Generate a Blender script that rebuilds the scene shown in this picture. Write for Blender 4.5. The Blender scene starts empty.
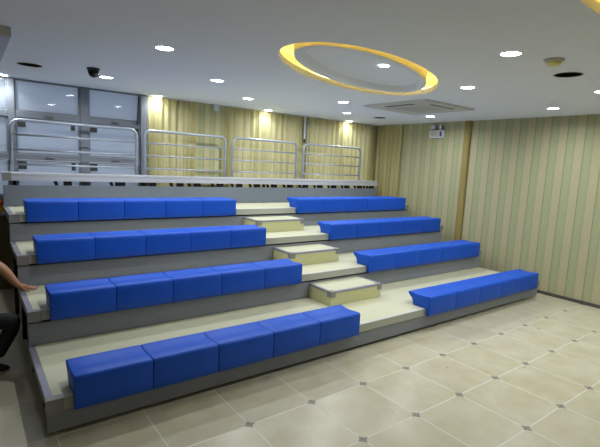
import bpy, bmesh, math, random
from mathutils import Vector, Matrix
random.seed(7)
PI = math.pi
C = bpy.context.scene.collection
S = bpy.context.scene

# ------------------------------------------------------------------ measured layout (metres)
XL, XR = 0.609, 7.595                       # ends of the bleacher decks
YN = [0.0, 1.042, 1.894, 2.768, 3.670]      # nosing of each row
ZN = [0.280, 0.590, 0.913, 1.224, 1.668]    # top of each deck
NT = 0.087
XW, YW, ZC = 7.908, 4.12, 2.928             # right wall, window plane, ceiling
XWL, YB = -1.5, -6.2                        # left wall, wall behind the camera

# ------------------------------------------------------------------ materials
def col(r, g, b):                            # sRGB 0-255 to linear
    f = lambda c: (c/255/12.92) if c/255 <= .04045 else ((c/255+.055)/1.055)**2.4
    return (f(r), f(g), f(b), 1)

class NT_:
    def __init__(s, name):
        s.m = bpy.data.materials.new(name); s.m.use_nodes = True
        s.t = s.m.node_tree; s.n = s.t.nodes; s.l = s.t.links
        s.b = s.n['Principled BSDF']; s.out = s.n['Material Output']
    def node(s, typ, **kw):
        n = s.n.new(typ)
        for k, v in kw.items(): setattr(n, k, v)
        return n
    def put(s, sock, v):
        if isinstance(v, bpy.types.NodeSocket): s.l.new(v, sock)
        else: sock.default_value = v
    def math(s, op, a, b=0.0, c=0.0):
        n = s.node('ShaderNodeMath', operation=op)
        s.put(n.inputs[0], a); s.put(n.inputs[1], b); s.put(n.inputs[2], c)
        return n.outputs[0]
    def mix(s, f, a, b):
        n = s.node('ShaderNodeMix', data_type='RGBA')
        s.put(n.inputs[0], f); s.put(n.inputs[6], a); s.put(n.inputs[7], b)
        return n.outputs[2]
    def coord(s):
        return s.node('ShaderNodeTexCoord').outputs['Object']
    def xyz(s, v=None):
        n = s.node('ShaderNodeSeparateXYZ'); s.l.new(v or s.coord(), n.inputs[0]); return n.outputs
    def noise(s, scale, detail=3, vec=None, stretch=None, rough=.5):
        n = s.node('ShaderNodeTexNoise'); n.inputs['Scale'].default_value = scale
        n.inputs['Detail'].default_value = detail; n.inputs['Roughness'].default_value = rough
        v = vec or s.coord()
        if stretch:
            m = s.node('ShaderNodeMapping'); m.inputs['Scale'].default_value = stretch
            s.l.new(v, m.inputs['Vector']); v = m.outputs[0]
        s.l.new(v, n.inputs['Vector'])
        return n.outputs['Fac']
    def ramp(s, f, lo, hi, a=0.0, b=1.0):
        n = s.node('ShaderNodeMapRange'); n.clamp = True
        s.put(n.inputs[0], f); n.inputs[1].default_value = lo; n.inputs[2].default_value = hi
        n.inputs[3].default_value = a; n.inputs[4].default_value = b
        return n.outputs[0]
    def bump(s, h, strength=.2, dist=.01):
        n = s.node('ShaderNodeBump'); n.inputs['Strength'].default_value = strength
        n.inputs['Distance'].default_value = dist; s.l.new(h, n.inputs['Height'])
        s.l.new(n.outputs[0], s.b.inputs['Normal'])
    def base(s, c): s.put(s.b.inputs['Base Color'], c)
    def set(s, rough=.5, metal=0.0, spec=.5, coat=0.0):
        s.b.inputs['Roughness'].default_value = rough; s.b.inputs['Metallic'].default_value = metal
        s.b.inputs['Specular IOR Level'].default_value = spec; s.b.inputs['Coat Weight'].default_value = coat

def simple(name, c, rough=.5, metal=0.0, var=.06, scale=30, bump=0.0, stretch=None, spec=.5):
    n = NT_(name); f = n.noise(scale, 3, stretch=stretch)
    dark = tuple(x*(1-var*2) for x in c[:3])+(1,); lite = tuple(min(1, x*(1+var*2)) for x in c[:3])+(1,)
    n.base(n.mix(f, dark, lite)); n.set(rough, metal, spec)
    if bump: n.bump(f, bump, .004)
    return n.m

def emit(name, c, strength):
    n = NT_(name); n.base((0.8, .8, .8, 1)); n.b.inputs['Emission Color'].default_value = c
    n.b.inputs['Emission Strength'].default_value = strength; return n.m

M = {}
M['ceiling'] = simple('ceiling paint', col(226, 230, 234), .9, var=.01, scale=3)
M['plaster'] = simple('wall plaster', col(128, 116, 98), .9, var=.02, scale=6)
M['sill_wall'] = simple('dark wall under windows', col(104, 92, 70), .8, var=.06, scale=8)
M['vinyl'] = simple('blue vinyl', col(10, 80, 194), .5, var=.04, scale=8, bump=.05, spec=.35)
M['deck'] = simple('cream laminate deck', col(200, 199, 171), .45, var=.035, scale=6, stretch=(1.2, 14, 14))
M['step'] = simple('cream laminate step', col(200, 198, 148), .5, var=.04, scale=6, stretch=(1.2, 14, 14))
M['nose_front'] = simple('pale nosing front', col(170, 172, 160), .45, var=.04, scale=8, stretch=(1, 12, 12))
M['nose'] = simple('pale nosing', col(196, 198, 190), .4, var=.03, scale=10, stretch=(1, 12, 12))
M['trim'] = simple('grey aluminium edging', col(150, 150, 164), .42, .35, var=.05, scale=20, stretch=(1, 8, 8))
M['cap'] = simple('grey corner cap', col(140, 138, 138), .5, .2, var=.07, scale=60, stretch=(6, 6, .4))
M['riser'] = simple('grey laminate riser', col(132, 136, 143), .5, var=.05, scale=9, stretch=(.8, 12, 12))
M['top_riser'] = simple('blue grey laminate', col(112, 120, 131), .5, var=.04, scale=9, stretch=(.8, 12, 12))
M['alu'] = simple('brushed aluminium', col(196, 198, 206), .38, .35, var=.08, scale=10, stretch=(.6, 20, 20))
M['steel'] = simple('grey painted steel', col(112, 116, 120), .45, .3, var=.05)
M['dark_steel'] = simple('dark steel', col(28, 26, 26), .55, .3, var=.05)
M['rail'] = simple('galvanised tube', col(176, 182, 190), .4, .35, var=.06, scale=14)
M['rubber'] = simple('black rubber', col(22, 22, 24), .7)
M['black'] = simple('black plastic', col(18, 18, 20), .25)
M['cavity'] = simple('dark void', col(34, 24, 22), .9, var=.2, scale=20)
M['frame'] = simple('window aluminium', col(126, 132, 140), .5, .1, var=.03)
M['stay'] = simple('window stay', col(62, 62, 58), .5, .2, var=.2, scale=40)
M['white'] = simple('white plastic', col(214, 218, 222), .4, var=.02)
M['offwhite'] = simple('off-white plastic', col(188, 188, 180), .5, var=.02)
M['yellow'] = simple('yellowed plastic', col(222, 212, 146), .5, var=.1, scale=30)
M['cove'] = simple('cove plaster', col(240, 228, 180), .85, var=.02)  # white plaster, with some of the strip's yellow light put into its colour
M['skirting'] = simple('dark grey skirting', col(78, 76, 70), .5)
M['pilaster'] = simple('olive gold wallpaper', col(146, 130, 74), .75, var=.06, scale=14, stretch=(4, 4, .3))
M['blue_mark'] = simple('blue mark', col(40, 44, 140), .4)
M['grey_mark'] = simple('grey mark', col(120, 130, 140), .5)
M['skin'] = simple('skin', col(176, 128, 96), .5, var=.05, scale=14)
M['hair'] = simple('black hair', col(22, 18, 16), .45, var=.3, scale=80, bump=.4)
M['shirt'] = simple('dark green shirt', col(52, 60, 50), .85, var=.12, scale=30, bump=.3)
M['trousers'] = simple('black trousers', col(30, 32, 36), .85, var=.12, scale=40, bump=.3)
M['shoe'] = simple('black shoe', col(22, 20, 20), .4)
M['orange'] = simple('orange cloth', col(214, 96, 30), .8, var=.15, scale=12, bump=.4)
M['bagyellow'] = simple('yellow cloth', col(212, 176, 40), .8, var=.15, scale=12, bump=.4)
M['eye'] = simple('eye', col(220, 216, 210), .3, var=.01)
M['lips'] = simple('lips', col(150, 84, 74), .5)

def floor_mat():
    n = NT_('cream floor tiles'); c = n.coord(); x, y, z = n.xyz(c)
    T = .6; tx, ty, ta = 1.8722, -.5779, .0035
    dx = n.math('SUBTRACT', x, tx); dy = n.math('SUBTRACT', y, ty)
    u = n.math('ADD', dx, n.math('MULTIPLY', dy, ta)); v = n.math('SUBTRACT', dy, n.math('MULTIPLY', dx, ta))
    def tri(a):   # signed distance to the nearest grid line
        q = n.math('ADD', n.math('DIVIDE', a, T), .5); q = n.math('SUBTRACT', n.math('FRACT', q), .5)
        return n.math('ABSOLUTE', n.math('MULTIPLY', q, T))
    au, av = tri(u), tri(v)
    g = n.math('MINIMUM', au, av)
    grout = n.ramp(g, .0035, .0065, 1, 0)
    star = n.math('ADD', n.math('POWER', au, .72), n.math('POWER', av, .72))
    r = .052**.72
    stm = n.math('MULTIPLY', n.ramp(star, r*.96, r*1.04, 1, 0), n.math('LESS_THAN', y, -.1))
    cell = n.node('ShaderNodeCombineXYZ')
    n.l.new(n.math('FLOOR', n.math('DIVIDE', u, T)), cell.inputs[0]); n.l.new(n.math('FLOOR', n.math('DIVIDE', v, T)), cell.inputs[1])
    wn = n.node('ShaderNodeTexWhiteNoise'); n.l.new(cell.outputs[0], wn.inputs['Vector'])
    off = n.node('ShaderNodeVectorMath', operation='MULTIPLY_ADD'); n.l.new(wn.outputs['Color'], off.inputs[0])
    off.inputs[1].default_value = (7, 7, 7); n.l.new(c, off.inputs[2])
    f1 = n.noise(3.2, 5, vec=off.outputs[0], rough=.6); f2 = n.noise(9, 4, vec=off.outputs[0])
    base = n.mix(n.ramp(f1, .32, .68), col(180, 172, 143), col(196, 191, 168))
    base = n.mix(n.math('MULTIPLY', n.ramp(f2, .4, .8), .10), base, col(190, 176, 146))
    base = n.mix(n.math('MULTIPLY', n.ramp(wn.outputs['Value'], 0, 1), .10), base, col(196, 188, 170))
    base = n.mix(grout, base, col(212, 210, 198))
    st = n.mix(n.ramp(n.noise(90, 2), .4, .6), col(116, 104, 98), col(154, 144, 136))
    base = n.mix(stm, base, st)
    n.base(base); n.set(.3, 0, .5)
    rr = n.ramp(f2, .2, .8, .26, .36); n.put(n.b.inputs['Roughness'], n.math('MAXIMUM', rr, n.math('MULTIPLY', grout, .7)))
    n.bump(n.math('SUBTRACT', 1.0, grout), .25, .002)
    return n.m
M['floor'] = floor_mat()

def paper(axis, phase, period=.2575, cs=((156, 160, 120), (170, 173, 136), (172, 165, 130), (184, 177, 144))):
    n = NT_('striped wallpaper'); c = n.coord(); o = n.xyz(c); a = o[axis]
    q = n.math('FRACT', n.math('DIVIDE', n.math('SUBTRACT', a, phase), period))   # 1 just below a dark line
    green = n.ramp(q, .49, .51, 0, 1)
    tex = n.noise(60, 3, vec=c, stretch=(1, 1, .25))
    g = n.mix(tex, col(*cs[0]), col(*cs[1])); b = n.mix(tex, col(*cs[2]), col(*cs[3]))
    base = n.mix(green, b, g)
    for at, w, s in ((.985, .022, .6), (.50, .014, .4), (.93, .01, .25), (.57, .01, .25)):
        d = n.math('ABSOLUTE', n.math('SUBTRACT', q, at))
        base = n.mix(n.math('MULTIPLY', n.ramp(d, w*.6, w*1.3, 1, 0), s), base, col(96, 92, 60))
    n.base(base); n.set(.75, 0, .3); n.bump(tex, .15, .003)
    return n.m
M['paper_side'] = paper(1, -.270)
M['paper_back'] = paper(0, 3.62, .205, ((176, 178, 128), (190, 190, 144), (196, 188, 140), (208, 200, 156)))

def curtain_mat():
    n = NT_('olive gold curtain'); x, y, z = n.xyz()
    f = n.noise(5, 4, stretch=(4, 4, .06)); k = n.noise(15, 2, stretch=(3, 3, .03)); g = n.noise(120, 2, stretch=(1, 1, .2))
    base = n.mix(n.ramp(f, .3, .7), col(202, 192, 130), col(226, 220, 172))
    base = n.mix(n.math('MULTIPLY', g, .2), base, col(150, 130, 74)); base = n.mix(n.math('MULTIPLY', n.ramp(k, .58, .68), .55), base, col(140, 112, 66))  # brown streaks put the shade of the folds into the cloth colour
    n.base(base); n.set(.8, 0, .2)
    tr = n.node('ShaderNodeBsdfTranslucent'); n.l.new(base, tr.inputs[0])
    mx = n.node('ShaderNodeMixShader'); mx.inputs[0].default_value = .5
    n.l.new(n.b.outputs[0], mx.inputs[1]); n.l.new(tr.outputs[0], mx.inputs[2]); n.l.new(mx.outputs[0], n.out.inputs[0])
    n.bump(g, .1, .002); return n.m
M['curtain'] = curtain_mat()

def pane_mat():
    n = NT_('frosted window glass')
    n.n.remove(n.b)
    tr = n.node('ShaderNodeBsdfTranslucent'); df = n.node('ShaderNodeBsdfDiffuse'); gl = n.node('ShaderNodeBsdfGlossy')
    f = n.noise(1.1, 2); c = n.mix(f, col(212, 220, 230), col(222, 230, 238))
    n.l.new(c, tr.inputs[0]); n.l.new(c, df.inputs[0]); gl.inputs['Roughness'].default_value = .01
    gl.inputs[0].default_value = (.9, .9, .9, 1)
    a = n.node('ShaderNodeMixShader'); a.inputs[0].default_value = .22; n.l.new(tr.outputs[0], a.inputs[1]); n.l.new(df.outputs[0], a.inputs[2])
    fr = n.node('ShaderNodeFresnel'); fr.inputs[0].default_value = 1.5
    b = n.node('ShaderNodeMixShader'); n.l.new(fr.outputs[0], b.inputs[0]); n.l.new(a.outputs[0], b.inputs[1]); n.l.new(gl.outputs[0], b.inputs[2])
    n.l.new(b.outputs[0], n.out.inputs[0]); return n.m
M['pane'] = pane_mat()
n = NT_('clear window glass'); n.base((1, 1, 1, 1)); n.set(0, 0, .5); n.b.inputs['Transmission Weight'].default_value = 1; n.b.inputs['IOR'].default_value = 1.05
M['clear'] = n.m
M['lamp'] = emit('lit lamp diffuser', (.95, .98, 1, 1), 40)
M['led'] = emit('yellow led strip', (1.0, .87, .40, 1), 9)

# ------------------------------------------------------------------ mesh helpers
def new_obj(name, bm, mat, parent=None, smooth=False):
    me = bpy.data.meshes.new(name); bm.normal_update(); bm.to_mesh(me); bm.free()
    mats = mat if isinstance(mat, (list, tuple)) else [mat]
    for m in mats: me.materials.append(m)
    if smooth:
        for p in me.polygons: p.use_smooth = True
    o = bpy.data.objects.new(name, me); C.objects.link(o)
    if parent: o.parent = parent
    return o
def tag(o, label=None, cat=None, group=None, kind=None):
    if label: o['label'] = label
    if cat: o['category'] = cat
    if group: o['group'] = group
    if kind: o['kind'] = kind
    return o
def empty(name, loc=(0, 0, 0), rz=0.0):
    o = bpy.data.objects.new(name, None); C.objects.link(o); o.location = loc; o.rotation_euler = (0, 0, rz)
    o.empty_display_size = .1; return o
def copy_tree(o, parent=None):
    c = o.copy(); C.objects.link(c)
    if parent: c.parent = parent
    for ch in [k for k in C.objects if k.parent == o]: copy_tree(ch, c)
    return c
def box(bm, x0, x1, y0, y1, z0, z1, bev=0.0, seg=2):
    r = bmesh.ops.create_cube(bm, size=1)
    vs = r['verts']
    bmesh.ops.scale(bm, vec=(x1-x0, y1-y0, z1-z0), verts=vs)
    bmesh.ops.translate(bm, vec=((x0+x1)/2, (y0+y1)/2, (z0+z1)/2), verts=vs)
    if bev:
        es = list({e for v in vs for e in v.link_edges})
        bmesh.ops.bevel(bm, geom=es, offset=bev, segments=seg, affect='EDGES', profile=.5)
    return bm
def bx(*a, **k): return box(bmesh.new(), *a, **k)
def cyl(bm, p0, p1, r0, r1=None, n=20, caps=True):
    r1 = r0 if r1 is None else r1
    p0, p1 = Vector(p0), Vector(p1); d = p1-p0
    q = d.to_track_quat('Z', 'Y').to_matrix().to_4x4(); q.translation = (p0+p1)/2
    bmesh.ops.create_cone(bm, cap_ends=caps, segments=n, radius1=r0, radius2=r1, depth=d.length, matrix=q)
    return bm
def lathe(prof, n=32, c=(0, 0, 0)):
    bm = bmesh.new(); rings = []
    for r, z in prof:
        if r < 1e-6: rings.append([bm.verts.new((c[0], c[1], c[2]+z))])
        else: rings.append([bm.verts.new((c[0]+r*math.cos(2*PI*i/n), c[1]+r*math.sin(2*PI*i/n), c[2]+z)) for i in range(n)])
    for a, b in zip(rings, rings[1:]):
        for i in range(n):
            j = (i+1) % n
            if len(a) == 1: bm.faces.new((a[0], b[i], b[j]))
            elif len(b) == 1: bm.faces.new((a[i], b[0], a[j]))
            else: bm.faces.new((a[i], b[i], b[j], a[j]))
    bmesh.ops.recalc_face_normals(bm, faces=bm.faces); return bm
def tube(bm, pts, r, n=10, closed=False):
    pts = [Vector(p) for p in pts]; N = len(pts); rings = []; prev = None
    for i, p in enumerate(pts):
        a = pts[(i-1) % N] if (closed or i) else p; b = pts[(i+1) % N] if (closed or i < N-1) else p
        t = (b-a).normalized()
        if prev is None:
            up = Vector((0, 0, 1)) if abs(t.z) < .9 else Vector((0, 1, 0)); u = t.cross(up).normalized()
        else: u = (prev - t*prev.dot(t)).normalized()
        prev = u; v = t.cross(u)
        rings.append([bm.verts.new(p+u*r*math.cos(2*PI*k/n)+v*r*math.sin(2*PI*k/n)) for k in range(n)])
    m = N if closed else N-1
    for i in range(m):
        a, b = rings[i], rings[(i+1) % N]
        for k in range(n): bm.faces.new((a[k], a[(k+1) % n], b[(k+1) % n], b[k]))
    if not closed: bm.faces.new(rings[0][::-1]); bm.faces.new(rings[-1])
    return bm
def ext_x(prof, x0, x1, xs=None):
    """closed (y,z) outline extruded along x, with optional (x, inset) stations"""
    bm = bmesh.new(); st = xs or [(x0, 0), (x1, 0)]
    cy = sum(p[0] for p in prof)/len(prof); cz = sum(p[1] for p in prof)/len(prof); rings = []
    P = len(prof)
    nrm = []
    for i in range(P):
        a, b = prof[i-1], prof[(i+1) % P]; t = Vector((b[0]-a[0], b[1]-a[1])).normalized(); nrm.append((t.y, -t.x))
    area = sum(prof[i-1][0]*prof[i][1]-prof[i][0]*prof[i-1][1] for i in range(P))
    sg = 1 if area > 0 else -1
    for x, ins in st:
        rings.append([bm.verts.new((x, p[0]-sg*nn[0]*ins, p[1]-sg*nn[1]*ins)) for p, nn in zip(prof, nrm)])
    for a, b in zip(rings, rings[1:]):
        for i in range(P): bm.faces.new((a[i-1], a[i], b[i], b[i-1]))
    bm.faces.new(rings[0]); bm.faces.new(rings[-1][::-1])
    bmesh.ops.recalc_face_normals(bm, faces=bm.faces); return bm
def struct(name, bm, mat, parent=None):
    o = new_obj(name, bm, mat, parent)
    if not parent: o['kind'] = 'structure'
    return o

# ------------------------------------------------------------------ room shell
struct('floor', bx(XWL, XW+.15, YB, YW+.3, -.12, 0), M['floor'])
struct('wall_right', bx(XW, XW+.15, YB, YW+.3, 0, ZC+.3), M['paper_side'])
struct('wall_left', bx(XWL-.15, XWL, YB, YW+.3, 0, ZC+.3), M['plaster'])
struct('wall_front', bx(XWL-.15, XW+.15, YB-.15, YB, 0, ZC+.3), M['plaster'])
wb = bmesh.new()
for a, b, c, d in ((2.604, 2.70, 0, ZC+.3), (3.40, 4.10, 0, ZC+.3), (5.68, 5.90, 0, ZC+.3), (7.70, XW, 0, ZC+.3),
                   (2.70, 3.40, 0, .95), (4.10, 5.68, 0, .95), (5.90, 7.70, 0, .95), (2.70, 3.40, 2.80, ZC+.3), (4.10, 5.68, 2.80, ZC+.3), (5.90, 7.70, 2.80, ZC+.3)):
    box(wb, a, b, YW+.03, YW+.18, c, d)
wob = struct('wall_back', wb, M['paper_back'])
struct('wall_back_low', bx(XWL, 2.60, YW-.02, YW+.18, 0, 1.06), M['sill_wall'])
tb = bx(XWL+.01, 2.598, YW-.14, YW+.1, 1.062, 1.09, bev=.006)
struct('trim_1', tb, M['frame'])
struct('baseboard_right', bx(XW-.014, XW-.001, YB, YW, 0.001, .055, bev=.003), M['skirting'])
# half-round pier on the right wall
bm = bmesh.new(); n = 14; pts = [(XW-.001, 1.675)]
for i in range(n+1):
    a = PI*i/n; pts.append((XW-.001-.06*math.sin(a)**.7, 1.75-.07*math.cos(a)))
lo = [bm.verts.new((x, y, .001)) for x, y in pts]; hi = [bm.verts.new((x, y, ZC-.001)) for x, y in pts]
for i in range(len(pts)): bm.faces.new((lo[i-1], lo[i], hi[i], hi[i-1]))
bm.faces.new(lo); bm.faces.new(hi[::-1]); bmesh.ops.recalc_face_normals(bm, faces=bm.faces)
struct('trim_2', bm, M['pilaster'])

# ------------------------------------------------------------------ ceiling with two oval coves and round openings
TILT = math.radians(21)
COVES = [((3.685, .262), 1.345, .655, TILT), ((2.75, -2.87), 1.345, .655, TILT)]
def ell(c, a, b, t, n=96):
    return [(c[0]+a*math.cos(2*PI*i/n)*math.cos(t)-b*math.sin(2*PI*i/n)*math.sin(t),
             c[1]+a*math.cos(2*PI*i/n)*math.sin(t)+b*math.sin(2*PI*i/n)*math.cos(t)) for i in range(n)]
# top edge of the second cove has to lie at y = -2.06
ytop = max(p[1] for p in ell(*COVES[1])); COVES[1] = ((2.62, COVES[1][0][1]-2.055-ytop), 1.345, .655, TILT)
HOLES = [((.864, 2.815), .125), ((4.853, -1.24), .125), ((6.703, 2.92), .125)]
bm = bmesh.new()
def loop(pts, z):
    vs = [bm.verts.new((x, y, z)) for x, y in pts]
    return [bm.edges.new((vs[i-1], vs[i])) for i in range(len(vs))]
es = loop([(XWL-.1, YB-.1), (XW+.1, YB-.1), (XW+.1, YW+.2), (XWL-.1, YW+.2)], ZC)
for c in COVES: es += loop(ell(*c), ZC)
for c, r in HOLES: es += loop([(c[0]+r*math.cos(2*PI*i/40), c[1]+r*math.sin(2*PI*i/40)) for i in range(40)], ZC)
bmesh.ops.triangle_fill(bm, edges=es, use_beauty=True)
# thickness (upwards 60 mm)
ret = bmesh.ops.extrude_face_region(bm, geom=bm.faces[:])
bmesh.ops.translate(bm, vec=(0, 0, .06), verts=[v for v in ret['geom'] if isinstance(v, bmesh.types.BMVert)])
bmesh.ops.recalc_face_normals(bm, faces=bm.faces)
struct('ceiling', bm, M['ceiling'])

def cove(c, a, b, t, full=True):
    """yellow-lit recess above the ceiling opening, with a hanging oval panel carrying the led strip"""
    root = empty('trim_%d' % (3 if full else 4), (c[0], c[1], ZC)); root['kind'] = 'structure'
    O = (0, 0)
    bm = bmesh.new(); n = 96
    rr = [(ell(O, a+.001, b+.001, t, n), .002), (ell(O, a+.001, b+.001, t, n), .058), (ell(O, a+.10, b+.10, t, n), .062), (ell(O, a+.10, b+.10, t, n), .17)]
    rings = [[bm.verts.new((x, y, z)) for x, y in p] for p, z in rr]
    for p, q in zip(rings, rings[1:]):
        for i in range(n): bm.faces.new((p[i-1], p[i], q[i], q[i-1]))
    bm.faces.new(rings[-1]); bmesh.ops.recalc_face_normals(bm, faces=bm.faces); bmesh.ops.reverse_faces(bm, faces=bm.faces)
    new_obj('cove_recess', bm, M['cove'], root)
    # hanging panel with a shallow dome
    ia, ib = a-.147, b-.143
    bm = bmesh.new()
    prof = [(1, .013), (.999, .012), (.86, .012), (.835, .03), (.78, .075), (.62, .105), (.4, .118), (.2, .122)]
    rings = []
    for k, (s, z) in enumerate(prof):
        sa = ia*s if k < 2 else ia-(1-s)*(ib+.1)*1.0
        sb = ib*s if k < 2 else ib-(1-s)*ib
        sa = max(sa, .05)
        rings.append([bm.verts.new((x, y, z)) for x, y in ell(O, sa, sb, t, n)])
    for p, q in zip(rings, rings[1:]):
        for i in range(n): bm.faces.new((p[i-1], p[i], q[i], q[i-1]))
    bm.faces.new(rings[-1])
    bmesh.ops.recalc_face_normals(bm, faces=bm.faces)
    new_obj('oval_panel', bm, M['ceiling'], root)
    bm = bmesh.new()
    lo = [bm.verts.new((x, y, .013)) for x, y in ell(O, ia, ib, t, n)]; hi = [bm.verts.new((x, y, .168)) for x, y in ell(O, ia, ib, t, n)]
    for i in range(n): bm.faces.new((lo[i-1], lo[i], hi[i], hi[i-1]))
    bmesh.ops.solidify(bm, geom=bm.faces[:], thickness=.006)
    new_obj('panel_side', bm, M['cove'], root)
    bm = bmesh.new(); tube(bm, [(x, y, .074) for x, y in ell(O, a+.055, b+.055, t, 72)], .008, 6, closed=True)
    new_obj('light_strip', bm, M['led'], root)
    return root
cove(*COVES[0]); cove(*COVES[1], full=False)

# ceiling openings
for (c, r), lab in zip(HOLES, ('round dark opening in ceiling above the window end, left of the dome camera',
                               'round dark opening in ceiling nearest the camera, beside the yellowed detector',
                               'round dark opening in ceiling near the far corner, beside the air conditioner')):
    root = empty('ceiling_opening', (c[0], c[1], ZC))
    tag(root, lab, 'ceiling opening', 'round dark openings in the ceiling')
    new_obj('can', lathe([(r-.001, .001), (r-.001, .14), (0, .141)], 40), M['cavity'], root)
    new_obj('rim', lathe([(r-.006, -.001), (r-.004, -.004), (r+.006, -.004), (r+.008, -.001)], 40), M['offwhite'], root)

# downlights
LIGHTS = [((.652, 3.93), 'round white downlight at far left ceiling edge above the first window'),
 ((1.70, .82), 'round white downlight on open ceiling, nearest on the left side'),
 ((1.703, 2.894), 'round white downlight right beside the black dome camera'),
 ((2.735, 4.00), 'round white downlight over the join of window and first curtain'),
 ((2.75, 1.902), 'round white downlight between dome camera and oval cove'),
 ((3.786, 2.942), 'round white downlight behind the oval cove, above the second guard rail gap'),
 ((4.80, 3.95), 'round white downlight close to curtain above third guard rail'),
 ((4.885, 1.961), 'round white downlight directly behind the oval cove, nearest of the row of three'),
 ((5.845, 2.923), 'round white downlight in the middle of the row of three behind the cove'),
 ((6.896, 3.981), 'round white downlight closest to curtained corner, last of row of three'),
 ((3.795, -1.242), 'large bright round downlight right of the oval cove, nearest on right side'),
 ((4.882, -.155), 'round white downlight between oval cove and striped wall'),
 ((6.959, 1.931), 'round white downlight beyond the air conditioner near the exit sign lamp'),
 ((6.993, -.161), 'round white downlight near striped wall, past the round dark opening'),
 ((5.939, -1.151), 'round white downlight cut by the right edge of the photo')]
EXTRA = [(6.95, -2.2), (5.9, -3.3), (4.85, -4.4)]  # unseen downlights continuing the grid, added to light the room
ENERGY = 11.5
def downlight(x, y, z, label):
    root = empty('downlight', (x, y, z)); tag(root, label, 'ceiling light', 'recessed ceiling downlights')
    new_obj('rim', lathe([(.074, -.001), (.076, -.006), (.086, -.006), (.092, -.0005)], 36), M['white'], root, True)
    new_obj('diffuser', lathe([(.075, -.0015), (.04, -.004), (0, -.005)], 36), M['lamp'], root)
    return root
def lamp(x, y, z, e=ENERGY):
    near = y > 3.8
    ld = bpy.data.lights.new('lamp', 'AREA'); ld.shape = 'DISK'; ld.size = .07; ld.energy = e*(.3 if near else 1.0); ld.color = (.92, .97, 1.0); ld.spread = math.radians(120 if near else 165)
    o = bpy.data.objects.new('lamp_glow', ld); C.objects.link(o); o.location = (x, y, z-.008)
first = None
for (x, y), lab in LIGHTS:
    if first is None: first = downlight(x, y, ZC, lab)
    else:
        o = copy_tree(first); o.location = (x, y, ZC); o['label'] = lab
    lamp(x, y, ZC)
dl = copy_tree(first); dl.location = (3.86, .195, ZC+.118); dl['label'] = 'small bright downlight inside the oval dome of the yellow lit cove'
dl.scale = (.72, .72, .72)
lamp(3.86, .195, ZC+.118, ENERGY*.5)
for x, y in EXTRA:
    o = copy_tree(first); o.location = (x, y, ZC); o['label'] = 'unseen round downlight added to the ceiling outside the frame for more light'
    lamp(x, y, ZC)

# dome camera
root = empty('dome_camera', (1.445, 2.40, ZC)); tag(root, 'black dome security camera under the ceiling near the windows', 'security camera')
new_obj('base', lathe([(0, -.0005), (.070, -.0005), (.070, -.016), (.060, -.022), (0, -.022)], 32), M['black'], root, False)
new_obj('dome', lathe([(.060, -.0225)]+[(.060*math.cos(a*PI/20), -.026-.078*math.sin(a*PI/20)) for a in range(0, 10)]+[(0, -.104)], 32), M['black'], root, True)
bm = bmesh.new(); cyl(bm, (.02, -.045, -.075), (.03, -.072, -.085), .018, n=20)
new_obj('lens', bm, M['grey_mark'], root)

# yellowed detector
root = empty('smoke_detector', (4.199, -1.40, ZC)); tag(root, 'small yellowed round detector hanging under the ceiling', 'smoke detector')
new_obj('base', lathe([(0, -.0005), (.078, -.0005), (.078, -.012), (.07, -.018), (0, -.018)], 32), M['offwhite'], root)
new_obj('cover', lathe([(.06, -.017), (.062, -.026), (.054, -.042), (.036, -.052), (0, -.055)], 32), M['yellow'], root, True)

# air conditioner cassette
root = empty('ceiling_air_conditioner', (5.88, 1.34, ZC)); tag(root, 'square white four-way air conditioner cassette flush in the ceiling behind the oval cove', 'air conditioner')
h = .60
bm = bmesh.new()
def frame_ring(bm, o, i, z0, z1):
    P = [[bm.verts.new((sx*r, sy*r, z)) for sx, sy in ((-1, -1), (1, -1), (1, 1), (-1, 1))] for r, z in ((o, z0), (o-.02, z1), (i, z1), (i, z0))]
    for a, b in zip(P, P[1:]+P[:1]):
        for k in range(4): bm.faces.new((a[k-1], a[k], b[k], b[k-1]))
frame_ring(bm, h, .30, -.001, -.030); bmesh.ops.recalc_face_normals(bm, faces=bm.faces)
new_obj('panel', bm, M['offwhite'], root)
bm = bx(-.296, .296, -.296, .296, -.034, -.001, bev=.004)
new_obj('intake_grille', bm, M['offwhite'], root)
bm = bmesh.new()
for i in range(12): box(bm, -.27, .27, -.265+i*.046, -.245+i*.046, -.037, -.0335)
new_obj('grille_louvre', bm, M['offwhite'], root)
for k in range(4):
    bm = bx(-.27, .27, -.47, -.40, -.033, -.0295)
    bmesh.ops.rotate(bm, cent=(0, 0, 0), matrix=Matrix.Rotation(-k*PI/2, 3, 'Z'), verts=bm.verts)
    new_obj('air_slot', bm, M['black'] if k in (0, 1) else M['offwhite'], root)

# long casing at the upper left
root = empty('screen_casing', (.472, 2.0, 2.85)); tag(root, 'long narrow grey casing under the ceiling at upper left corner', 'casing')
new_obj('body', bx(-.095, .095, -.87, .90, 0, .0775, bev=.004), M['trim'], root)
new_obj('end_cap', bx(-.097, .097, -.882, -.871, -.001, .0775, bev=.002), M['offwhite'], root)
new_obj('slot', bx(-.093, -.022, -.87, .88, -.004, -.0005), M['black'], root)

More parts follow.
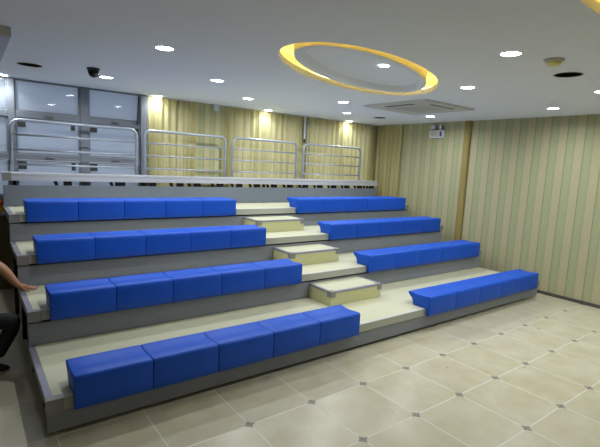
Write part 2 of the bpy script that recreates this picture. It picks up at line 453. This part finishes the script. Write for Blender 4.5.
# ------------------------------------------------------------------ windows
TR = [(1.25, 1.33), (1.835, 1.915), (2.415, 2.495)]       # transoms
MU = [(-.37, -.28), (.722, .802), (1.618, 1.727), (2.495, 2.603)]
BAYS = [(XWL, -.37), (-.28, .722), (.802, 1.618), (1.727, 2.495)]
for w, (x0, x1) in enumerate(BAYS, 1):
    root = empty('window_%d' % w, ((x0+x1)/2, YW, 1.09)); root['kind'] = 'structure'
    cx = (x0+x1)/2; H0 = 1.092
    bm = bmesh.new()
    mu = MU[w-1]
    box(bm, mu[0]-cx, mu[1]-cx, -.05, .05, 0, ZC-H0-.002, bev=.004)
    zs = [0]+[z for t in TR for z in t]+[ZC-H0]
    for a, b in TR: box(bm, x0-cx, x1-cx, -.04, .04, a-H0, b-H0, bev=.003)
    new_obj('window_frame', bm, M['frame'], root)
    rows = [(H0, TR[0][0])]+[(TR[i][1], TR[i+1][0]) for i in range(2)]+[(TR[2][1], ZC)]
    for r, (a, b) in enumerate(rows):
        # sash of each light
        bm = bmesh.new(); s = .022; e = .001
        box(bm, x0-cx+e, x0-cx+s, -.03, .02, a-H0+e, b-H0-e-.002); box(bm, x1-cx-s, x1-cx-e, -.03, .02, a-H0+e, b-H0-e-.002)
        box(bm, x0-cx+s, x1-cx-s, -.03, .02, a-H0+e, a-H0+s); box(bm, x0-cx+s, x1-cx-s, -.03, .02, b-H0-s, b-H0-e-.002)
        new_obj('sash', bm, M['frame'], root)
        new_obj('pane', bx(x0-cx+s+.001, x1-cx-s-.001, -.006, .002, a-H0+s+.001, b-H0-s-.002), M['pane'], root)
        if w >= 3 and r in (1, 2):
            for xx in (x0-cx+.024, x1-cx-.024-(.10 if w == 3 else .06)):
                bm = bmesh.new(); wd = .10 if xx < 0 else .055
                if r == 2: box(bm, xx, xx+wd, -.026, -.0065, b-H0-.13, b-H0-.023, bev=.003)
                else: box(bm, xx, xx+wd, -.026, -.0065, b-H0-.13, b-H0-.023, bev=.003)
                new_obj('window_stay', bm, M['stay'], root)
    if w in (3, 4):
        for zt in (1.875, 2.455):
            bm = bmesh.new(); box(bm, -.06, .06, -.055, -.041, zt-H0-.02, zt-H0+.012, bev=.003); box(bm, -.03, .045, -.072, -.055, zt-H0-.008, zt-H0+.008, bev=.003)
            new_obj('window_latch', bm, M['steel'], root)
# dark tilted vent sash beside the last mullion, a part of the fourth window
bm = bx(-.016, .016, -.07, -.03, 1.36, 1.80, bev=.003)
bmesh.ops.rotate(bm, cent=(0, 0, 1.36), matrix=Matrix.Rotation(.05, 3, 'Y'), verts=bm.verts)
bmesh.ops.translate(bm, vec=(2.445-root.location.x, -.012, 0), verts=bm.verts)
new_obj('vent_sash', bm, M['stay'], root)
# windows behind the curtains
for w, (x0, x1) in enumerate(((2.70, 3.40), (4.10, 5.68), (5.90, 7.70)), 5):
    root = empty('window_%d' % w, ((x0+x1)/2, YW+.10, .95)); root['kind'] = 'structure'; hw = (x1-x0)/2
    bm = bmesh.new()
    for k in range(3): x = -hw+.02+k*(hw-.02); box(bm, x-.019, x+.019, -.03, .03, .001, 1.849)
    for z in (.02, .93, 1.83): box(bm, -hw+.04, -.02, -.028, .028, z-.018, z+.018); box(bm, .02, hw-.04, -.028, .028, z-.018, z+.018)
    new_obj('window_frame', bm, M['frame'], root)
    new_obj('pane', bx(-hw+.002, hw-.002, -.003, .003, .002, 1.848), M['clear'], root)

# ------------------------------------------------------------------ curtains
def curtain(p0, p1, label, waves, amp=.02, thick=.004, z0=.04, z1=ZC-.012, lean=0):
    p0, p1 = Vector(p0), Vector(p1); L = (p1-p0).length; d = (p1-p0)/L; nrm = Vector((d.y, -d.x)); 
    N = max(24, int(waves*10)); K = 10; rs = random.random()*10
    root = empty('curtain', ((p0.x+p1.x)/2, (p0.y+p1.y)/2, z0)); tag(root, label, 'curtain', 'olive gold curtains')
    bm = bmesh.new(); front = []
    for k in range(K+1):
        h = k/K; row = []
        for i in range(N+1):
            u = i/N; ph = u*waves*2*PI+rs+.35*math.sin(u*9+rs)+.25*math.sin(3*h+u*5)
            a = amp*(.75+.25*math.sin(u*17+rs))*(1.1-.3*h)
            s = a*(math.sin(ph)+.25*math.sin(2.3*ph+1))
            q = p0+d*(u*L)+nrm*(s+.0)
            row.append(bm.verts.new((q.x-root.location.x, q.y-root.location.y, h*(z1-z0))))
        front.append(row)
    for a, b in zip(front, front[1:]):
        for i in range(N): bm.faces.new((a[i], a[i+1], b[i+1], b[i]))
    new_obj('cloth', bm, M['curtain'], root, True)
    bm = bmesh.new(); q0 = p0-root.location.xy; q1 = p1-root.location.xy
    tube(bm, [(q0.x, q0.y, z1-z0+.004), (q1.x, q1.y, z1-z0+.004)], .006, 8)
    new_obj('curtain_track', bm, M['white'], root)
    return root
YC = YW-.035
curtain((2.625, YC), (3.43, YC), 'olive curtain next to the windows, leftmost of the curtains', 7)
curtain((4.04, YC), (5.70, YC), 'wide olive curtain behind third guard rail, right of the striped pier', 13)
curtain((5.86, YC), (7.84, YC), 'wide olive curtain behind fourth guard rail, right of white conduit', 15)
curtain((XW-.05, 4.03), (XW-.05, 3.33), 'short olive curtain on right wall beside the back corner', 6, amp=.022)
# sensor box and conduit
o = new_obj('sensor_box', bx(-.04, .04, -.035, .02, -.10, 0, bev=.006), M['white']); o.location = (3.815, YW, ZC-.006)
tag(o, 'small white box at ceiling height on striped strip between two curtains', 'sensor')
root = empty('conduit', (5.785, YW-.03, 2.40)); tag(root, 'thin white vertical pipe with dark end between the two wide curtains', 'pipe')
bm = bmesh.new(); cyl(bm, (0, 0, .07), (0, 0, ZC-2.40-.002), .022, n=16); new_obj('pipe', bm, M['white'], root, False)
bm = bmesh.new(); cyl(bm, (0, 0, 0), (0, 0, .07), .019, n=16); new_obj('end_socket', bm, M['stay'], root, False)

# emergency light on the right wall
root = empty('emergency_light', (XW-.001, 2.43, 2.62)); tag(root, 'white emergency light box with two round lamps and a blue mark on the striped wall', 'emergency light')
new_obj('box', bx(-.055, 0, -.17, .17, 0, .15, bev=.008), M['white'], root)
bm = bx(-.0575, -.0552, -.145, .145, .02, .13); new_obj('face_plate', bm, M['offwhite'], root)
new_obj('mark', bx(-.0595, -.0576, -.122, -.082, .028, .122), M['blue_mark'], root)
bm = bmesh.new()
for q in (0, 1, 2): box(bm, -.0595, -.0576, .095-q*.05, .125-q*.05, .085, .095)
for q in (0, 1): box(bm, -.0595, -.0576, .06-q*.05, .125-q*.05, .055, .065)
box(bm, -.0595, -.0576, -.03, .005, .025, .04)
new_obj('lettering', bm, M['grey_mark'], root)
for s in (-1, 1):
    bm = lathe([(0, -.03), (.034, -.028), (.046, -.008), (.05, .012), (.043, .018)], 28)
    bmesh.ops.rotate(bm, cent=(0, 0, 0), matrix=Matrix.Rotation(-PI/2, 3, 'Y'), verts=bm.verts)
    bmesh.ops.rotate(bm, cent=(0, 0, 0), matrix=Matrix.Rotation(s*.35, 3, 'Z'), verts=bm.verts)
    bmesh.ops.translate(bm, vec=(-.045, s*.085, .21), verts=bm.verts)
    h = new_obj('lamp_head', bm, M['grey_mark'], root, True)
    bm = lathe([(.044, 0), (.03, .012), (0, .018)], 28)
    bmesh.ops.rotate(bm, cent=(0, 0, 0), matrix=Matrix.Rotation(-PI/2, 3, 'Y'), verts=bm.verts)
    bmesh.ops.rotate(bm, cent=(0, 0, 0), matrix=Matrix.Rotation(s*.35, 3, 'Z'), verts=bm.verts)
    bmesh.ops.translate(bm, vec=(-.062, s*.085, .21), verts=bm.verts)
    new_obj('lens', bm, M['white'], h, True)
    bm = bmesh.new(); cyl(bm, (-.035, s*.085, .148), (-.035, s*.085, .175), .010, n=12); new_obj('bracket', bm, M['white'], root)

# ------------------------------------------------------------------ bleacher platforms
ROWN = ['lowest', 'second', 'third', 'fourth']
S0, S1, SD, SH = 3.675, 4.548, .425, .1825
for k in range(4):
    y0, y1, z = YN[k], YN[k+1], ZN[k]; zb = 0 if k == 0 else ZN[k-1]
    back = y1+.012 if k < 3 else y1+.03
    back = y1+.010
    root = empty('bleacher_platform', ((XL+XR)/2, y0, 0))
    labs = ['long cream bleacher platform with grey front, lowest of four, standing on the tiled floor',
            'second cream bleacher platform from the floor, carrying the middle step box',
            'third cream bleacher platform from the floor, carrying the topmost small step box',
            'fourth and highest cream bleacher platform carrying blue cushions, just below the railed tier']
    tag(root, labs[k], 'bleacher platform', 'cream bleacher platforms')
    ox, oy = (XL+XR)/2, y0; xl, xr = XL-ox, XR-ox; D = back-oy
    tw = .048; cw = .105
    new_obj('deck_panel', bx(xl+tw, xr-tw, .012, D, z-.045, z), M['deck'], root)
    new_obj('nosing', bx(xl+cw, xr-cw, 0, .0115, z-NT, z-.0005, bev=.003), M['nose_front'], root)['label'] = 'pale front edge of the deck'
    # light metal lip along the front edge, between the caps
    new_obj('front_lip', bx(xl+cw, xr-cw, .0005, .045, z, z+.002), M['nose'], root)
    for s in (0, 1):
        a, b = (xl, xl+tw-.001) if s == 0 else (xr-tw+.001, xr)
        new_obj('edge_trim', bx(a, b, .062, D, z-.06, z+.0015, bev=.002), M['trim'], root)
        a, b = (xl-.002, xl+cw-.001) if s == 0 else (xr-cw+.001, xr+.002)
        new_obj('corner_cap', bx(a, b, -.003, .06, z-NT-.008, z+.003, bev=.003), M['cap'], root)
        new_obj('side_frame', bx((xl+.012) if s == 0 else (xr-.034), (xl+.034) if s == 0 else (xr-.012), .05, D-.02, z-NT-.03, z-.062), M['dark_steel'], root)
    zr = z-NT-(.003 if k == 0 else .022)
    r0 = .038 if k == 0 else zb+.003
    bm = bx(xl+.004, xr-.004, .013, .031, r0, zr, bev=.002)
    new_obj('riser_panel', bm, M['riser'], root)
    new_obj('beam', bx(xl+.02, xr-.02, .034, .07, z-NT-.03, z-.047), M['dark_steel'], root)
    # supports under both ends
    for s in (0, 1):
        x = xl+.035 if s == 0 else xr-.075
        for yy in ((.42,) if k == 0 else (.06,)):
            new_obj('support_leg', bx(x, x+.04, yy+.04, yy+.08, .0, z-.062), M['dark_steel'], root)
    if k == 0:
        for i in range(8):
            x = xl+.25+i*(xr-xl-.5)/7
            bm = bmesh.new(); cyl(bm, (x-.012, .10, .03), (x+.012, .10, .03), .0295, n=20)
            new_obj('caster', bm, M['rubber'], root)
            new_obj('caster_bracket', bx(x-.018, x+.018, .075, .125, .045, z-.047), M['dark_steel'], root)

# railed top tier
root = empty('top_tier', ((XL+XR)/2, YN[4], 0)); ox, oy = (XL+XR)/2, YN[4]
tag(root, 'railed top tier of the bleacher with a bright aluminium edge and grey panel below', 'bleacher platform')
xl, xr, z = XL-ox, XR-ox, ZN[4]
new_obj('deck_panel', bx(xl, xr, 0.032, .33, z-.045, z, bev=.003), M['alu'], root)
bm = ext_x([(.0, z-.104), (0, z-.066), (.006, z-.064), (.006, z-.034), (0, z-.028), (0, z-.004), (.004, z), (.030, z), (.030, z-.104)], xl+.10, xr-.02)
new_obj('front_profile', bm, M['alu'], root)
new_obj('end_cap', bx(xl-.004, xl+.099, -.003, .031, z-.106, z+.002, bev=.003), M['cap'], root)
new_obj('end_cap', bx(xr-.019, xr+.004, -.003, .031, z-.106, z+.002, bev=.003), M['cap'], root)
new_obj('riser_panel', bx(xl+.004, xr-.004, .02, .036, ZN[3]+.003, 1.503, bev=.002), M['top_riser'], root)
xs = [1.25, 1.98, 2.90, 3.20] + [2.45] + [4.365+i*.3725 for i in range(9)] + [3.62, 4.0]
for i, X in enumerate(sorted(xs)):
    x = X-ox
    bm = bmesh.new()
    w = .05 if i % 2 else .07
    vs = [(x-.02, 1.47), (x+.02, 1.47), (x-.02, z-.05), (x-.07, z-.05)]
    a = [bm.verts.new((p[0], .06, p[1])) for p in vs]; b = [bm.verts.new((p[0], .085, p[1])) for p in vs]
    bm.faces.new(a); bm.faces.new(b[::-1])
    for q in range(4): bm.faces.new((a[q-1], a[q], b[q], b[q-1]))
    bmesh.ops.recalc_face_normals(bm, faces=bm.faces)
    new_obj('brace', bm, M['dark_steel'], root)
    new_obj('support_block', bx(x+.08, x+.18, .05, .12, 1.45, z-.046, bev=.003), M['dark_steel'], root)
for i in range(6):
    x = xl+.15+i*(xr-xl-.3)/5
    new_obj('support_leg', bx(x-.02, x+.02, .27, .31, 0, z-.046), M['dark_steel'], root)

# ------------------------------------------------------------------ step boxes
steps = ['cream step box with grey corners on the lowest platform',
         'cream step box with grey corners, middle one of three in the aisle',
         'cream step box with grey corners, highest and farthest of three in the aisle']
proto = None
for k in range(3):
    loc = ((S0+S1)/2, YN[k+1]-SD, ZN[k]+.0005)
    if proto is None:
        hw = (S1-S0)/2; D = SD+.010; H = SH
        proto = root = empty('step_box', loc)
        new_obj('body', bx(-hw+.004, hw-.004, .004, D, .0, H-.004, bev=.002), M['step'], root)
        new_obj('tread', bx(-hw+.039, hw-.039, .038, D, H-.0035, H), M['deck'], root)
        new_obj('edge_strip', bx(-hw+.077, hw-.077, 0, .037, H-.022, H+.001, bev=.002), M['trim'], root)
        for s in (-1, 1):
            a, b = sorted((s*hw, s*(hw-.038)))
            new_obj('edge_strip', bx(a, b, .077, D, H-.022, H+.001, bev=.002), M['trim'], root)
            a, b = sorted((s*(hw+.002), s*(hw-.075)))
            bm = bmesh.new()
            box(bm, a, b, -.002, .075, H-.075, H+.003, bev=.004)
            new_obj('corner_cap', bm, M['cap'], root)
        o = proto
    else: o = copy_tree(proto); o.location = loc
    tag(o, steps[k], 'step', 'step boxes in the aisle')

# ------------------------------------------------------------------ seat cushions
def cushion_mesh(w):
    cp, cw, ch, cd = .054, .334, .159, .088
    prof = [(-cp, -cd+.008), (-cp, -.01), (-cp, ch-.06), (-cp, ch-.022), (-cp+.006, ch-.007), (-cp+.02, ch),
            (.06, ch-.006), (.12, ch-.012), (.18, ch-.010), (.230, ch-.001), (.258, ch+.002), (.272, ch-.004), (cw-cp, ch-.016), (cw-cp-.003, ch-.030),
            (.256, ch-.052), (.222, ch-.075), (.205, .05), (.196, .012), (.185, .0015), (.10, .0015), (.006, .0015), (-.008, .0015),
            (-.009, -.03), (-.009, -cd+.008), (-.016, -cd), (-cp+.008, -cd)]
    hw = w/2-.0015
    st = [(-hw, .006), (-hw+.0025, .0015), (-hw+.007, 0)]
    st += [(-hw+.007+(2*hw-.014)*i/4, -.0008 if 0 < i < 4 else 0) for i in range(1, 4)]
    st += [(hw-.007, 0), (hw-.0025, .0015), (hw, .006)]
    bm = ext_x(prof, 0, 0, xs=st)
    for v in bm.verts:
        if v.co.z < .004 and v.co.y > -.007: v.co.z = .0018
        if v.co.z < -.001 and v.co.y > -.03: v.co.y = min(v.co.y, -.0075)
    return bm
LA, LB, RA, RB = .773, 3.509, 4.674, 7.426
ordn = ['first', 'second', 'third', 'fourth', 'fifth']
proto = None
place = ['lowest platform', 'second lowest platform', 'third lowest platform', 'topmost cushioned platform']
for k in range(4):
    for side, (a, b) in enumerate(((LA, LB), (RA, RB))):
        w = (b-a)/5
        if proto is None or (side == 1 and k == 0):
            proto_w = w
        for i in range(5):
            loc = (a+w*(i+.5), YN[k]-.004, ZN[k]+.0025)
            if proto is None:
                proto = new_obj('seat_cushion', cushion_mesh(w), M['vinyl'], None, True)
                o = proto
            else:
                o = proto.copy(); C.objects.link(o); o.scale = (w/PW, 1, 1)
            if k == 0 and side == 0 and i == 0: PW = w
            o.location = loc
            if side == 0:
                pos = ['at far left end', 'second from left end', 'in the middle', 'second from the aisle', 'beside the aisle'][i]
                lab = 'blue seat cushion %s of left block on %s' % (pos, place[k])
            else:
                pos = ['beside the aisle', 'second from the aisle', 'in the middle', 'second from right end', 'at far right end'][i]
                lab = 'blue seat cushion %s of right block on %s' % (pos, place[k])
            tag(o, lab, 'seat cushion', 'blue seat cushions, %s block of the %s row' % ('left' if side == 0 else 'right', ['lowest', 'second', 'third', 'top'][k]))

# ------------------------------------------------------------------ guard rails
def guard_rail(x0, x1, label):
    W = x1-x0; root = empty('guard_rail', (x0, 3.90, ZN[4]+.001)); tag(root, label, 'guard rail', 'steel guard rails on the top tier')
    H = .718; r = .022; R = .10; pts = [(r, 0, 0)]
    for i in range(7):
        a = PI-i*PI/12; pts.append((r+R+R*math.cos(a), 0, H-R-r+R*math.sin(a)))
    for i in range(7):
        a = PI/2-i*PI/12; pts.append((W-r-R+R*math.cos(a), 0, H-R-r+R*math.sin(a)))
    pts.append((W-r, 0, 0))
    bm = bmesh.new(); tube(bm, pts, r, 12); new_obj('frame', bm, M['rail'], root, True)
    for z in (.105, .305, .502):
        bm = bmesh.new(); tube(bm, [(2*r-.002, 0, z), (W-2*r+.002, 0, z)], .014, 10); new_obj('bar', bm, M['rail'], root, True)
    for x in (r, W-r):
        new_obj('foot', bx(x-.03, x+.03, -.03, .03, -.0005, .008, bev=.002), M['rail'], root)
guard_rail(.714, 2.40, 'steel guard rail in front of the windows, leftmost of four')
guard_rail(2.48, 3.93, 'steel guard rail in front of the first curtain, second from left')
guard_rail(4.035, 5.49, 'steel guard rail in front of the second curtain, third from left')
guard_rail(5.62, 7.22, 'steel guard rail in front of the corner curtain, rightmost of four')

# ------------------------------------------------------------------ orange and yellow bundle on the sill
def blob(name, c, s, mat, parent, seed):
    bm = bmesh.new(); bmesh.ops.create_icosphere(bm, subdivisions=4, radius=1)
    for v in bm.verts:
        d = v.co.copy(); f = 1+.10*math.sin(5*d.x+seed)+.09*math.sin(7*d.y+2*seed)+.06*math.sin(11*d.z+seed)
        v.co = Vector((d.x*s[0]*f, d.y*s[1]*f, d.z*s[2]*f))
    lo = min(v.co.z for v in bm.verts)
    for v in bm.verts:
        v.co.z = max(v.co.z, lo+.012)
        v.co += Vector(c)
    return new_obj(name, bm, mat, parent, True)
root = empty('cloth_bundle', (.53, YW-.10, 1.09)); tag(root, 'crumpled orange and yellow cloth bundle on window sill at left edge', 'cloth bundle')
blob('orange_cloth', (0, 0, .135), (.10, .045, .07), M['orange'], root, 1)
blob('yellow_cloth', (-.01, -.005, .062), (.11, .05, .07), M['bagyellow'], root, 3)

# ------------------------------------------------------------------ person crouching at the left end
def skin_mesh(name, joints, edges, mat, parent=None, sub=2, root=0):
    me = bpy.data.meshes.new(name); me.from_pydata([j[0] for j in joints], edges, [])
    o = bpy.data.objects.new(name, me); C.objects.link(o)
    o.modifiers.new('s', 'SKIN'); o.modifiers['s'].use_smooth_shade = True
    for i, j in enumerate(joints):
        r = j[1] if isinstance(j[1], tuple) else (j[1], j[1])
        me.skin_vertices[0].data[i].radius = r
        me.skin_vertices[0].data[i].use_root = (i == root)
    m = o.modifiers.new('d', 'SUBSURF'); m.levels = sub; m.render_levels = sub
    bpy.context.view_layer.update(); dg = bpy.context.evaluated_depsgraph_get()
    me2 = bpy.data.meshes.new_from_object(o.evaluated_get(dg)); me2.name = name
    bpy.data.objects.remove(o); bpy.data.meshes.remove(me)
    me2.materials.clear(); me2.materials.append(mat)
    for p in me2.polygons: p.use_smooth = True
    o2 = bpy.data.objects.new(name, me2); C.objects.link(o2)
    if parent: o2.parent = parent
    return o2
def join_into(dst, others, matl):
    """merge meshes into one continuous body mesh via bmesh; material slot per source"""
    bm = bmesh.new(); bm.from_mesh(dst.data)
    for f in bm.faces: f.material_index = 0
    dst.data.materials.clear()
    for m in matl: dst.data.materials.append(m)
    for o, mi in others:
        b2 = bmesh.new(); b2.from_mesh(o.data)
        n0 = len(bm.faces); tmp = bpy.data.meshes.new('t'); b2.to_mesh(tmp); b2.free(); bm.from_mesh(tmp); bpy.data.meshes.remove(tmp)
        bm.faces.ensure_lookup_table()
        for f in bm.faces[n0:]: f.material_index = mi
        me = o.data; bpy.data.objects.remove(o); bpy.data.meshes.remove(me)
    for f in bm.faces: f.smooth = True
    bm.to_mesh(dst.data); bm.free()
P = Vector
def person():
    root = empty('person', (.1, 1.55, 0)); O = P((.1, 1.55, 0))
    tag(root, 'person in dark clothes crouching at the left end, hand flat on the second platform', 'person')
    def L(j): return [((P(a)-O)[:], r) for a, r in j]
    pel = (-.06, 1.55, .30)
    body = [(pel, (.125, .12)), ((-.02, 1.56, .46), (.115, .125)), ((.03, 1.57, .64), (.10, .13)), ((.06, 1.58, .76), (.07, .10)),
            ((.09, 1.58, .845), .055), ((.115, 1.58, .90), .05),
            # left (far) arm reaching to the deck
            ((.09, 1.735, .80), .052), ((.235, 1.76, .845), .050), ((.42, 1.755, .885), .054), ((.495, 1.755, .805), .052), ((.575, 1.755, .685), .038), ((.607, 1.76, .646), .031), ((.632, 1.765, .632), .026),
            # right arm on the knee
            ((.09, 1.41, .78), .050), ((.12, 1.32, .66), .047), ((.12, 1.28, .57), .040), ((.20, 1.33, .515), .034), ((.265, 1.365, .50), .026)]
    e = [(0, 1), (1, 2), (2, 3), (3, 4), (4, 5), (3, 6), (6, 7), (7, 8), (8, 9), (9, 10), (10, 11), (11, 12), (3, 13), (13, 14), (14, 15), (15, 16), (16, 17)]
    b = skin_mesh('body', L(body), e, M['skin'], root)
    # legs: bare body under the trousers is the trousers' own surface
    def leg(hip, knee, ankle, name):
        h, k, a = P(hip), P(knee), P(ankle)
        j = [(h[:], .098), ((h*.5+k*.5)[:], .084), ((h*.12+k*.88)[:], .070), (k[:], .062), ((k*.85+a*.15)[:], .060), ((k*.55+a*.45)[:], .058), ((k*.1+a*.9)[:], .048), (a[:], .050)]
        return skin_mesh(name, L(j), [(i, i+1) for i in range(7)], M['trousers'], root)
    hips = skin_mesh('trousers', L([((-.06, 1.55, .29), (.145, .135)), ((.03, 1.45, .33), .105), ((.25, 1.40, .40), .090), ((.46, 1.34, .455), .082), ((.532, 1.32, .452), .075), ((.512, 1.325, .38), .070),
                                    ((.445, 1.35, .24), .066), ((.39, 1.37, .115), .060),
                                    ((.02, 1.66, .34), .105), ((.16, 1.75, .47), .088), ((.32, 1.82, .62), .078), ((.365, 1.83, .64), .072), ((.36, 1.83, .58), .066), ((.28, 1.82, .34), .058), ((.215, 1.81, .12), .052),
                                    ((-.04, 1.555, .44), (.125, .13))]),
                     [(0, 1), (1, 2), (2, 3), (3, 4), (4, 5), (5, 6), (6, 7), (0, 8), (8, 9), (9, 10), (10, 11), (11, 12), (12, 13), (13, 14), (0, 15)], M['trousers'], root)
    shirt = skin_mesh('shirt', L([((-.045, 1.555, .42), (.135, .14)), ((-.02, 1.56, .50), (.13, .142)), ((.03, 1.57, .65), (.135, .165)), ((.062, 1.58, .765), (.10, .145)), ((.088, 1.58, .825), .062),
                                  ((.09, 1.735, .803), .074), ((.20, 1.755, .838), .062), ((.30, 1.758, .855), .056),
                                  ((.09, 1.41, .782), .072), ((.11, 1.34, .69), .06), ((.12, 1.312, .635), .056)]),
                      [(0, 1), (1, 2), (2, 3), (3, 4), (3, 5), (5, 6), (6, 7), (3, 8), (8, 9), (9, 10)], M['shirt'], root)
    # far hand lying flat on the platform
    def hand(wr, palm, fingers, thumb, base):
        parts = []
        pj = [(wr, (.028, .030)), (tuple((P(wr)+P(palm))/2), (.020, .038)), (palm, (.015, .042))]
        parts.append(skin_mesh('h', L(pj), [(0, 1), (1, 2)], M['skin'], None))
        for f in fingers+[thumb]:
            rr = [.011, .0098, .009, .0085, .0075][:len(f)]
            parts.append(skin_mesh('f', L([(p, q*1.08) for p, q in zip(f, rr)]), [(i, i+1) for i in range(len(f)-1)], M['skin'], None))
        return parts
    zt = ZN[1]
    wr = (.607, 1.76, .643); palm = (.665, 1.770, .615)
    F = []
    for i, (dy, ln) in enumerate(((.032, .066), (.011, .076), (-.010, .070), (-.030, .054))):
        x0, y0 = .665, 1.770+dy
        F.append([(x0, y0, .616), (x0+.030, y0+dy*.15, .622), (x0+.030+ln*.35, y0+dy*.25, .616), (x0+.028+ln*.72, y0+dy*.35, .603), (x0+.030+ln*.95, y0+dy*.4, .6005)])
    T = [(.625, 1.742, .628), (.647, 1.716, .616), (.670, 1.702, .606), (.693, 1.697, .6025)]
    parts = hand(wr, palm, F, T, zt)
    # near hand curled over its knee
    wr2 = (.265, 1.365, .50); palm2 = (.315, 1.39, .502)
    F2 = []
    for i, dy in enumerate((-.030, -.010, .011, .031)):
        F2.append([(.315, 1.39+dy, .504), (.350, 1.395+dy, .510), (.380, 1.398+dy, .516), (.402, 1.40+dy, .522)])
    T2 = [(.27, 1.395, .50), (.285, 1.43, .498), (.31, 1.455, .495), (.33, 1.462, .492)]
    parts += hand(wr2, palm2, F2, T2, zt)
    # head with face, looking towards the platform
    hb = bmesh.new(); bmesh.ops.create_uvsphere(hb, u_segments=36, v_segments=26, radius=1)
    for v in hb.verts:
        x, y, z = v.co
        sx, sy, sz = .092, .073, .112
        w = 1-.26*max(0, -z)**1.4
        px, py, pz = x*sx*(1-.12*max(0, -z)), y*sy*w, z*sz
        if x > .3:
            fr = max(0, x)
            px += .022*math.exp(-((y*sy)/.011)**2-((pz+.018)/.020)**2)*fr       # nose tip
            px += .010*math.exp(-((y*sy)/.009)**2-((pz-.010)/.022)**2)*fr       # bridge
            for s in (-1, 1): px -= .010*math.exp(-((y*sy-s*.030)/.014)**2-((pz-.010)/.012)**2)   # sockets
            px += .006*math.exp(-((y*sy)/.022)**2-((pz+.052)/.008)**2)          # lips
            px += .009*math.exp(-((y*sy)/.022)**2-((pz+.088)/.014)**2)          # chin
            px += .004*math.exp(-((pz-.030)/.010)**2)*(1 if abs(y) < .7 else 0) # brow
        v.co = (px, py, pz)
    HM = Matrix.Translation(P((.15, 1.58, 1.005))-O) @ Matrix.Rotation(.10, 4, 'Z') @ Matrix.Rotation(.28, 4, 'Y')
    hb.transform(HM)
    me = bpy.data.meshes.new('head'); hb.to_mesh(me); hb.free(); ho = bpy.data.objects.new('head', me); C.objects.link(ho)
    parts.append(ho)
    for s in (-1, 1):
        eb = bmesh.new(); bmesh.ops.create_uvsphere(eb, u_segments=16, v_segments=12, radius=1)
        for v in eb.verts: v.co = (v.co.x*.018-.004, s*(.073+v.co.y*.009), v.co.z*.030-.004)
        eb.transform(HM); me = bpy.data.meshes.new('ear'); eb.to_mesh(me); eb.free(); eo = bpy.data.objects.new('ear', me); C.objects.link(eo); parts.append(eo)
    join_into(b, [(q, 0) for q in parts], [M['skin']])
    for s in (-1, 1):
        eb = bmesh.new(); bmesh.ops.create_uvsphere(eb, u_segments=16, v_segments=12, radius=.0105)
        bmesh.ops.translate(eb, vec=(.071, s*.030, .010), verts=eb.verts); eb.transform(HM); ey = new_obj('eye', eb, M['eye'], root, True)
        eb = bmesh.new(); bmesh.ops.create_uvsphere(eb, u_segments=12, v_segments=8, radius=.0055)
        bmesh.ops.translate(eb, vec=(.0775, s*.030, .010), verts=eb.verts); eb.transform(HM); new_obj('iris', eb, M['black'], ey, True)
    mb = bmesh.new(); bmesh.ops.create_uvsphere(mb, u_segments=16, v_segments=10, radius=1)
    for v in mb.verts: v.co = (.083+v.co.x*.006, v.co.y*.022, -.052+v.co.z*.006)
    mb.transform(HM); new_obj('mouth', mb, M['lips'], root, True)
    hb = bmesh.new(); bmesh.ops.create_uvsphere(hb, u_segments=36, v_segments=26, radius=1)
    dele = []
    for v in hb.verts:
        x, y, z = v.co
        v.co = (x*.101-.004, y*.082, z*.120+.004)
        if x > .25 and z < .55-.2*(1-abs(y)) or z < -.45 or (x > -.1 and z < -.02): dele.append(v)
    bmesh.ops.delete(hb, geom=dele, context='VERTS'); bmesh.ops.solidify(hb, geom=hb.faces[:], thickness=.008)
    hb.transform(HM); new_obj('hair', hb, M['hair'], root, True)
    for (ax, ay) in ((.345, 1.37), (.235, 1.81)):
        prof = bmesh.new(); bmesh.ops.create_uvsphere(prof, u_segments=28, v_segments=18, radius=1)
        for v in prof.verts:
            x, y, z = v.co
            hgt = .052 if x > 0 else .078
            zz = z*hgt*(1-.35*max(0, x)); v.co = (x*.135+.045, y*.046*(1+.1*x), max(0, zz+.018))
        prof.transform(Matrix.Translation(P((ax-.03, ay, .001))-O) @ Matrix.Rotation(-.35 if ay < 1.6 else .2, 4, 'Z'))
        new_obj('shoe', prof, M['shoe'], root, True)
    return root
person()

# ------------------------------------------------------------------ world, camera, view
w = bpy.data.worlds.new('dusk'); S.world = w; w.use_nodes = True
bg = w.node_tree.nodes['Background']; bg.inputs[0].default_value = (.78, .83, .95, 1); bg.inputs[1].default_value = 1.25
cam = bpy.data.cameras.new('camera'); co = bpy.data.objects.new('camera', cam); C.objects.link(co); S.camera = co
cam.sensor_fit = 'HORIZONTAL'; cam.sensor_width = 36; cam.lens = 443.77/600*36; cam.clip_start = .05
yaw, pitch, roll = -.6469, -.133, .0495
cy, sy, cp, sp = math.cos(yaw), math.sin(yaw), math.cos(pitch), math.sin(pitch)
F = Vector((-sy*cp, cy*cp, sp)); R = Vector((cy, sy, 0)); U = R.cross(F)
R2 = math.cos(roll)*R+math.sin(roll)*U; U2 = -math.sin(roll)*R+math.cos(roll)*U
m = Matrix((R2, U2, -F)).transposed().to_4x4(); m.translation = (.2399, -3.2441, 1.9625); co.matrix_world = m
S.view_settings.view_transform = 'Standard'; S.view_settings.look = 'None'; S.view_settings.gamma = 1
S.view_settings.exposure = 0.22
S.cycles.use_denoising = True
S.cycles.diffuse_bounces = 6; S.cycles.max_bounces = 12; S.cycles.sample_clamp_indirect = 6
